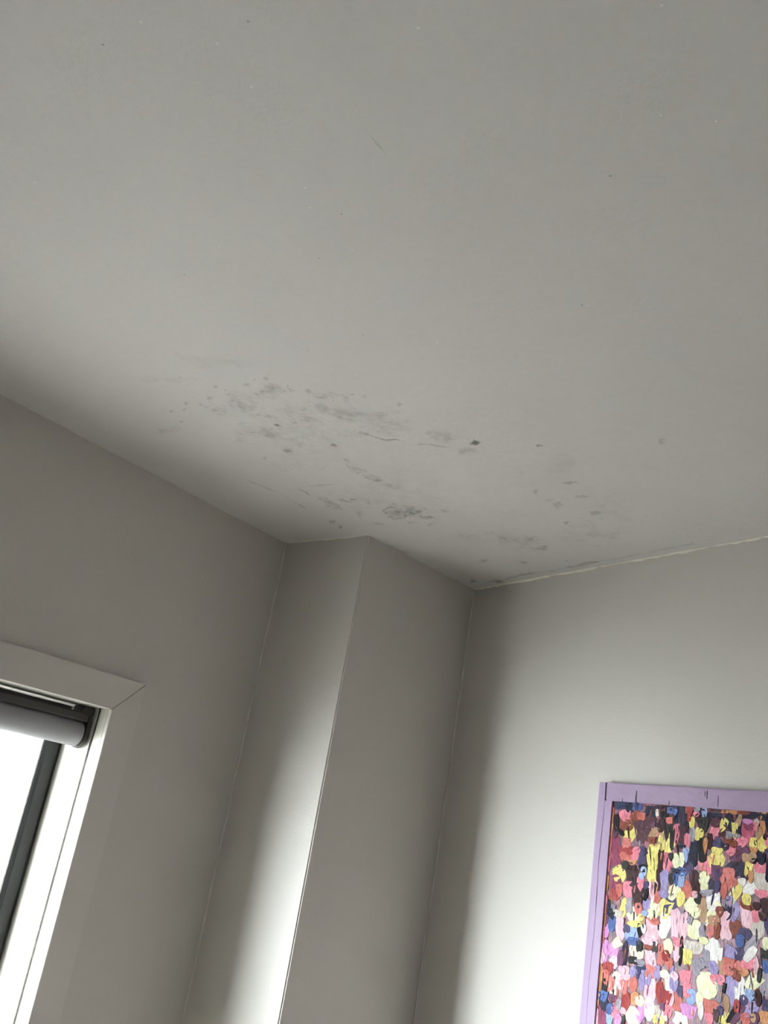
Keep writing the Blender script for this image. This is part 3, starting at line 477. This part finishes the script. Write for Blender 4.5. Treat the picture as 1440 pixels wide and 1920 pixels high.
# ------------------------------------------------------------------ roller blind, rolled right up under the head
M_fab = bpy.data.materials.new('blind_fabric'); M_fab.use_nodes = True
fn = M_fab.node_tree
fb = fn.nodes['Principled BSDF']; fb.inputs['Base Color'].default_value = (*lin((138, 138, 141)), 1); fb.inputs['Roughness'].default_value = 0.9
ftc = fn.nodes.new('ShaderNodeTexCoord'); fw_ = fn.nodes.new('ShaderNodeTexNoise'); fw_.inputs['Scale'].default_value = 300
fn.links.new(ftc.outputs['Object'], fw_.inputs['Vector'])
fbp = fn.nodes.new('ShaderNodeBump'); fbp.inputs['Distance'].default_value = 0.0004
fn.links.new(fw_.outputs['Fac'], fbp.inputs['Height']); fn.links.new(fbp.outputs['Normal'], fb.inputs['Normal'])
BY, BZ, BR = 2.372, 1.780, 0.0365
bl = empty('roller_blind', ((WX0 + WX1) / 2, BY, BZ))
bl['label'] = 'pale grey fabric roller blind rolled up under the window head between dark end brackets'
bl['category'] = 'blind'
def bpart(name, bm, m, smooth=False):
    bmesh.ops.translate(bm, vec=(-bl.location.x, -BY, -BZ), verts=bm.verts)
    return obj(name, bm, m, bl, smooth)
def roll(x0, x1, r0, r1, spiral=0.0):
    bm = bmesh.new(); n = 48
    A, B = [], []
    for i in range(n):
        w = 2 * math.pi * i / n
        r = r0
        A.append(bm.verts.new((x0, BY + r * math.cos(w), BZ + r * math.sin(w))))
        B.append(bm.verts.new((x1, BY + r * math.cos(w), BZ + r * math.sin(w))))
    for i in range(n):
        bm.faces.new((A[i], A[(i + 1) % n], B[(i + 1) % n], B[i]))
    bm.faces.new(A); bm.faces.new(B)
    return bm
o = bpart('fabric_roll', roll(WX0 + .034, WX1 - .024, BR, BR), M_fab)
for pgn in o.data.polygons: pgn.use_smooth = len(pgn.vertices) == 4
o = bpart('tube', roll(WX0 + .016, WX1 - .016, .020, .020), M_dark)
for pgn in o.data.polygons: pgn.use_smooth = len(pgn.vertices) == 4
bm = bmesh.new()                 # head rail in front of the roll: a flat dark bar with a rounded lip
prism(bm, [(2.338, 1.816), (2.3385, 1.832), (2.343, 1.8365), (2.420, 1.8365), (2.420, 1.822), (2.352, 1.820), (2.350, 1.8135), (2.346, 1.8115), (2.341, 1.8125)], WX0 + .010, WX1 - .020, axis=0)
bevel(bm, .0008, 1); bpart('head_rail', bm, M_grey)
for xa, xb in ((WX1 - .018, WX1 - .008), (WX0 + .008, WX0 + .018)):
    bm = bmesh.new()             # rounded end plate
    pts = [(BY - .034, BZ + .050), (BY - .038, BZ + .0)]
    pts += [(BY + .039 * math.cos(w), BZ + .041 * math.sin(w)) for w in [math.radians(d) for d in range(190, 360, 17)]]
    pts += [(BY + .038, BZ + .02), (BY + .030, BZ + .050)]
    prism(bm, pts, xa, xb, axis=0); bevel(bm, .0012, 2); bpart('end_bracket', bm, M_grey)
    bm = bmesh.new(); box(bm, min(xa, xb) - (.02 if xa > 0.5 else -.008), max(xa, xb) + (.006 if xa > .5 else .02), BY - .028, BY + .026, BZ + .050, WZ1 - .001); bevel(bm, .002, 2)
    bpart('mounting_plate', bm, M_grey)
    bm = bmesh.new(); bmesh.ops.create_cone(bm, cap_ends=True, segments=16, radius1=.006, radius2=.005, depth=.004,
        matrix=Matrix.Translation(((xa + xb) / 2 - (.006 if xa > .5 else -.006), BY - .006, BZ + .038)) @ Matrix.Rotation(math.pi / 2, 4, 'Y'))
    bpart('screw', bm, M_dark)

# ------------------------------------------------------------------ the painting on the right wall
L0, T0 = 0.6847, 1.8937
PW, PH, FRW, DEP = 0.78, 1.02, 0.048, 0.030
cpos = c2v - DV * (L0 + PW / 2)
rz = math.atan2(-DV.y, -DV.x)
pic = empty('framed_painting', (cpos.x, cpos.y, T0 - PH), rz)
pic['label'] = 'abstract canvas of thick multicoloured paint dabs in a lavender painted frame'
pic['category'] = 'painting'
M_lav = mat('lavender_paint', (160, 139, 166), rough=0.5, vary=0.10, vscale=9, stretch=(3, 1, 3), bump=0.0012, bscale=25)
M_lav2 = mat('lavender_paint_upright', (164, 143, 172), rough=0.5, vary=0.12, vscale=16, stretch=(4, 4, .35), bump=0.0016, bscale=24)
hw = PW / 2
def fpiece(pts, groove=None):
    bm = bmesh.new(); prism(bm, pts, -DEP, -.001, axis=1); bevel(bm, .0022, 2); return bm
G = .0006
k = .45                          # outer battens run full height, the rails and the inner battens butt against them
nseg = 24; rr = random.Random(3)
e = [(k * FRW + .0020 * math.sin(i * .9) + rr.uniform(-.0008, .0008), (.0002 + .0006 * rr.random()) * (2.0 if i > 16 else .6)) for i in range(nseg + 1)]
zs = [i / nseg * PH for i in range(nseg + 1)]
for s in (-1, 1):
    outer = [(s * hw, 0), (s * hw, PH)] + [(s * (hw - e[i][0] + e[i][1]), zs[i]) for i in range(nseg, -1, -1)]
    bm = bmesh.new(); prism(bm, outer, -DEP, -.001, axis=1); obj('frame_stile', bm, M_lav2, pic)
    mids = [i for i in range(nseg + 1) if FRW < zs[i] < PH - FRW]
    inner = [(s * (hw - FRW), FRW + G), (s * (hw - FRW), PH - FRW - G)] + [(s * (hw - k * FRW - .0006), PH - FRW - G)] + [(s * (hw - e[i][0] - e[i][1]), zs[i]) for i in mids[::-1]] + [(s * (hw - k * FRW - .0006), FRW + G)]
    bm = bmesh.new(); prism(bm, inner, -DEP + .0004, -.001, axis=1); obj('frame_stile', bm, M_lav2, pic)
xr = hw - k * FRW - .0035
for z0, z1 in ((PH - FRW, PH), (0, FRW)):
    obj('frame_rail', fpiece([(-xr, z0), (xr, z0), (xr, z1), (-xr, z1)]), M_lav, pic)
for x0 in (-hw + .004, hw - FRW + .004):
    bm = bmesh.new(); box(bm, x0, x0 + FRW - .008, -.012, -.001, .004, PH - .004); obj('frame_back', bm, M_lav2, pic)
# canvas: dark vertical scrapes of underpaint
M_can = bpy.data.materials.new('canvas_underpaint'); M_can.use_nodes = True
cn = M_can.node_tree; cb = cn.nodes['Principled BSDF']; cb.inputs['Roughness'].default_value = .45
ctc = cn.nodes.new('ShaderNodeTexCoord'); cmp_ = cn.nodes.new('ShaderNodeMapping'); cmp_.inputs['Scale'].default_value = (34, 1, 9)
cn.links.new(ctc.outputs['Object'], cmp_.inputs['Vector'])
cv = cn.nodes.new('ShaderNodeTexNoise'); cv.inputs['Scale'].default_value = 1.6; cv.inputs['Detail'].default_value = 4
cn.links.new(cmp_.outputs['Vector'], cv.inputs['Vector'])
cr = cn.nodes.new('ShaderNodeValToRGB'); cr.color_ramp.interpolation = 'LINEAR'
stops = [(.0, (10, 7, 12)), (.32, (40, 14, 24)), (.39, (104, 42, 62)), (.44, (14, 13, 44)), (.50, (156, 84, 96)), (.55, (64, 52, 92)), (.60, (108, 52, 36)), (.66, (176, 110, 122)), (.74, (44, 12, 16)), (1., (140, 128, 150))]
while len(cr.color_ramp.elements) < len(stops): cr.color_ramp.elements.new(.5)
for el, (p_, c_) in zip(cr.color_ramp.elements, stops):
    el.position = p_; el.color = (*lin(c_), 1)
cn.links.new(cv.outputs['Fac'], cr.inputs['Fac']); cn.links.new(cr.outputs['Color'], cb.inputs['Base Color'])
cbp = cn.nodes.new('ShaderNodeBump'); cbp.inputs['Distance'].default_value = .0015
cn.links.new(cv.outputs['Fac'], cbp.inputs['Height']); cn.links.new(cbp.outputs['Normal'], cb.inputs['Normal'])
bm = bmesh.new(); box(bm, -hw + FRW - .003, hw - FRW + .003, -.0235, -.002, FRW - .003, PH - FRW + .003)
obj('canvas', bm, M_can, pic)

PAL = dict(Y=(230, 214, 112), y=(238, 232, 172), W=(222, 216, 210), P=(208, 112, 130), p=(218, 168, 180), S=(192, 104, 96), C=(198, 100, 86),
           Q=(190, 82, 110), R=(160, 40, 36), M=(56, 12, 16), m=(76, 30, 46), N=(14, 14, 50), B=(68, 96, 160), b=(132, 154, 196), V=(68, 58, 100),
           v=(138, 126, 174), X=(42, 32, 62), G=(40, 39, 36), K=(9, 7, 12), O=(132, 58, 32), o=(204, 138, 86), g=(140, 134, 146), F=(136, 44, 84),
           f=(188, 120, 178), T=(180, 142, 104), U=(106, 56, 90), L=(184, 174, 164), D=(40, 52, 90))
PM = {}
for c_, rgb in PAL.items():
    m_ = mat('oil_paint_' + {'Y':'yellow','y':'cream_yellow','W':'white','P':'pink','p':'pale_pink','S':'salmon','C':'coral','Q':'rose','R':'red','M':'maroon','m':'mauve_brown','N':'navy','B':'blue','b':'pale_blue','V':'slate_violet','v':'lavender','X':'dark_violet','G':'dark_green','K':'black','O':'rust','o':'ochre','g':'grey','F':'fuchsia','f':'orchid','T':'tan','U':'plum','L':'stone','D':'slate_blue'}[c_],
             rgb, rough=.55, spec=.25, vary=.0, bump=.0014, bscale=1.6, stretch=(4.5, 1, 1.1))
    nt2 = m_.node_tree
    oi = nt2.nodes.new('ShaderNodeObjectInfo')
    mul = nt2.nodes.new('ShaderNodeMapping')
    # every dab gets its own piece of the streak pattern, with a few bristle marks of a second tint
    mp0 = next(n_ for n_ in nt2.nodes if n_.type == 'MAPPING' and n_ is not mul)
    tcn = next(n_ for n_ in nt2.nodes if n_.type == 'TEX_COORD')
    vm = nt2.nodes.new('ShaderNodeVectorMath'); vm.operation = 'ADD'
    vs_ = nt2.nodes.new('ShaderNodeVectorMath'); vs_.operation = 'SCALE'; vs_.inputs[0].default_value = (37, 11, 53)
    nt2.links.new(oi.outputs['Random'], vs_.inputs['Scale'])
    nt2.links.new(tcn.outputs['Object'], vm.inputs[0]); nt2.links.new(vs_.outputs[0], vm.inputs[1]); nt2.links.new(vm.outputs[0], mp0.inputs['Vector'])
    nt2.nodes.remove(mul)
    nn = next(n_ for n_ in nt2.nodes if n_.type == 'TEX_NOISE'); nn.inputs['Scale'].default_value = 1.3; nn.inputs['Detail'].default_value = 6
    rmp = nt2.nodes.new('ShaderNodeMapRange'); rmp.inputs['From Min'].default_value = .36; rmp.inputs['From Max'].default_value = .66
    nt2.links.new(nn.outputs['Fac'], rmp.inputs['Value'])
    mixn = next(n_ for n_ in nt2.nodes if n_.type == 'MIX')
    nt2.links.new(rmp.outputs['Result'], mixn.inputs['Factor'])
    l_ = [min(.9, v * (1.22 if c_ in 'yWpfvbPgLS' else 1.0)) for v in lin(rgb)]
    mixn.inputs['A'].default_value = (*[.74 * a for a in l_], 1)             # thin, dragged paint
    mixn.inputs['B'].default_value = (*[min(.9, .98 * a + .24 * sum(l_) / 3 + .014) for a in l_], 1)   # thick, paler ridges
    PM[c_] = m_

def dab_mesh(kind, seed):
    """one knife dab, unit half-width and half-height, 1 deep: an angular outline, a thin rim and a smeared top with ridges"""
    rr = random.Random(seed)
    bm = bmesh.new()
    # outlines like palette-knife touches: torn slab, leaf, wedge, shouldered block
    shapes = {0: [(-.9, -.75), (-.35, -1.05), (.45, -.9), (.95, -.45), (1.0, .3), (.75, .9), (.1, 1.05), (-.6, .95), (-1.0, .4)],
              1: [(-.25, -1.1), (.35, -.95), (.85, -.35), (1.0, .35), (.6, .95), (-.1, 1.08), (-.7, .75), (-1.0, .1), (-.8, -.6)],
              2: [(-.6, -.9), (.1, -1.1), (.7, -.8), (.9, -.1), (1.05, .7), (.5, 1.0), (-.4, .9), (-1.05, 1.0), (-.95, .1)],
              3: [(-1.0, -.5), (-.55, -.95), (.2, -.8), (.6, -1.1), (1.0, -.6), (.85, .5), (.95, .95), (-.2, 1.05), (-.85, .8)],
              4: [(-.1, -1.15), (.55, -.6), (1.0, .2), (.95, .85), (.3, 1.0), (-.55, 1.05), (-1.0, .7), (-.9, -.1), (-.5, -.8)]}
    pts = [(x * rr.uniform(.88, 1.1), z * rr.uniform(.9, 1.1)) for x, z in shapes[kind]]
    n = len(pts)
    base = [bm.verts.new((x, 0, z)) for x, z in pts]
    top = [bm.verts.new((x * .93, -rr.uniform(.45, 1), z * .95)) for x, z in pts]
    c0 = bm.verts.new((rr.uniform(-.15, .15), -rr.uniform(.3, .6), .35)); c1 = bm.verts.new((rr.uniform(-.15, .15), -rr.uniform(.5, .9), -.35))
    for i in range(n):
        q = (i + 1) % n
        bm.faces.new((base[i], base[q], top[q], top[i]))
        ca = c0 if pts[i][1] >= 0 else c1; cb_ = c0 if pts[q][1] >= 0 else c1
        bm.faces.new((top[i], top[q], ca))
        if ca is not cb_: bm.faces.new((ca, top[q], cb_))
    me_ = bpy.data.meshes.new('paint_dab')
    bmesh.ops.recalc_face_normals(bm, faces=bm.faces)
    bm.to_mesh(me_); bm.free()
    me_.materials.append(PM['Y'])
    return me_
dabs = [(c[0], c[1], c[2], c[3], c[4], c[5]) for c in ((int(a) * 1e-4, int(b) * 1e-4, int(c) * 1e-4, int(d_) * 1e-4, e_, int(f_)) for a, b, c, d_, e_, f_ in (t.split(',') for t in DABS.split(';')))]
base_meshes = [dab_mesh(i % 5, 40 + i) for i in range(15)]
FACE = -.0235
small_bm = bmesh.new(); small_lay = small_bm.faces.layers.int.new('pm'); pk = list(PAL)
inst = None
NP = 292
n_all = len(dabs)
for i, (u, v, rx, rz_, c_, an) in enumerate(dabs):
    me_ = base_meshes[random.randrange(15)]
    dep = .0014 + .0030 * i / n_all
    x_ = -hw + u; z_ = PH - v
    rx *= 1.22; rz_ *= 1.16
    mloc = Matrix.Translation((x_, FACE + .0003, z_)) @ Matrix.Rotation(math.radians(an + random.uniform(-6, 6)), 4, 'Y') @ Matrix.Diagonal((rx * random.choice((-1, 1)), dep, rz_, 1))
    if i < NP:
        o = bpy.data.objects.new('paint_dab', me_); C.objects.link(o); o.parent = pic
        o.matrix_local = mloc
        o.material_slots[0].link = 'OBJECT'; o.material_slots[0].material = PM[c_]
    else:
        t_ = bmesh.new(); t_.from_mesh(me_); t_.transform(mloc)
        vm_ = {}
        for v_ in t_.verts: vm_[v_] = small_bm.verts.new(v_.co)
        for f_ in t_.faces:
            nf = small_bm.faces.new([vm_[q] for q in f_.verts]); nf.material_index = pk.index(c_)
        t_.free()
# thin flicks between the dabs and the drips that run on to the top rail, and the unseen rest of the picture
def flick(x_, z_, rx, rz_, c_, dep, an=0):
    t_ = bmesh.new(); t_.from_mesh(base_meshes[random.randrange(9)])
    t_.transform(Matrix.Translation((x_, FACE + .0003, z_)) @ Matrix.Rotation(math.radians(an), 4, 'Y') @ Matrix.Diagonal((rx, dep, rz_, 1)))
    vm_ = {v_: small_bm.verts.new(v_.co) for v_ in t_.verts}
    for f_ in t_.faces:
        nf = small_bm.faces.new([vm_[q] for q in f_.verts]); nf.material_index = pk.index(c_)
    t_.free()
for _ in range(300):
    u = random.uniform(FRW + .004, .56); v = random.uniform(FRW + .004, .66)
    flick(-hw + u, PH - v, random.uniform(.0010, .0030), random.uniform(.006, .022), random.choice('PSRMMmNKVXXGOoFUTg'), random.uniform(.0008, .0030), random.uniform(-14, 14))
for _ in range(420):
    u = random.uniform(FRW + .008, PW - FRW - .012); v = random.uniform(FRW + .01, PH - FRW - .02)
    if u < .55 and v < .64: continue
    flick(-hw + u, PH - v, random.uniform(.006, .014), random.uniform(.010, .028), random.choice('PpSCRMNVvXOoFTLWfyYyYyp'), random.uniform(.0016, .005), random.uniform(-30, 30))
for i in range(14):                 # slips of orange ground showing along the inner edge of the frame
    flick(-hw + FRW + .004, PH - FRW - .02 - i * .045 - random.uniform(0, .02), .0035, random.uniform(.018, .034), random.choice('oSCoPp'), .0034)
for _ in range(16): flick(-hw + random.uniform(FRW + .01, .56), PH - FRW - random.uniform(.002, .012), random.uniform(.006, .016), random.uniform(.005, .010), random.choice('NNNKXDm'), .0030)
for u_ in (.36, .39, .42, .445): flick(-hw + u_, PH - FRW - .005, .018, .0045, random.choice('oOo'), .0036)
me_ = bpy.data.meshes.new('paint_flicks'); small_bm.to_mesh(me_); small_bm.free()
for c_ in pk: me_.materials.append(PM[c_])
o = bpy.data.objects.new('paint_flicks', me_); C.objects.link(o); o.parent = pic; o['kind'] = 'stuff'
drip_bm = bmesh.new()
for u, v0, v1, w in ((.1290, .018, .070, .0020), (.3400, .008, .022, .0007), (.3460, .006, .028, .0010), (.0840, .040, .05, .0006), (.3780, .018, .046, .0008), (.2350, .038, .050, .0008)):
    t_ = bmesh.new(); t_.from_mesh(base_meshes[0]); t_.transform(Matrix.Translation((-hw + u, -DEP + .0002, PH - (v0 + v1) / 2)) @ Matrix.Diagonal((w, .0012, (v1 - v0) / 2, 1)))
    vm_ = {v_: drip_bm.verts.new(v_.co) for v_ in t_.verts}
    for f_ in t_.faces: drip_bm.faces.new([vm_[q] for q in f_.verts])
    t_.free()
o = obj('paint_drips', drip_bm, PM['X'], pic); o['kind'] = 'stuff'
bpy.context.view_layer.update()
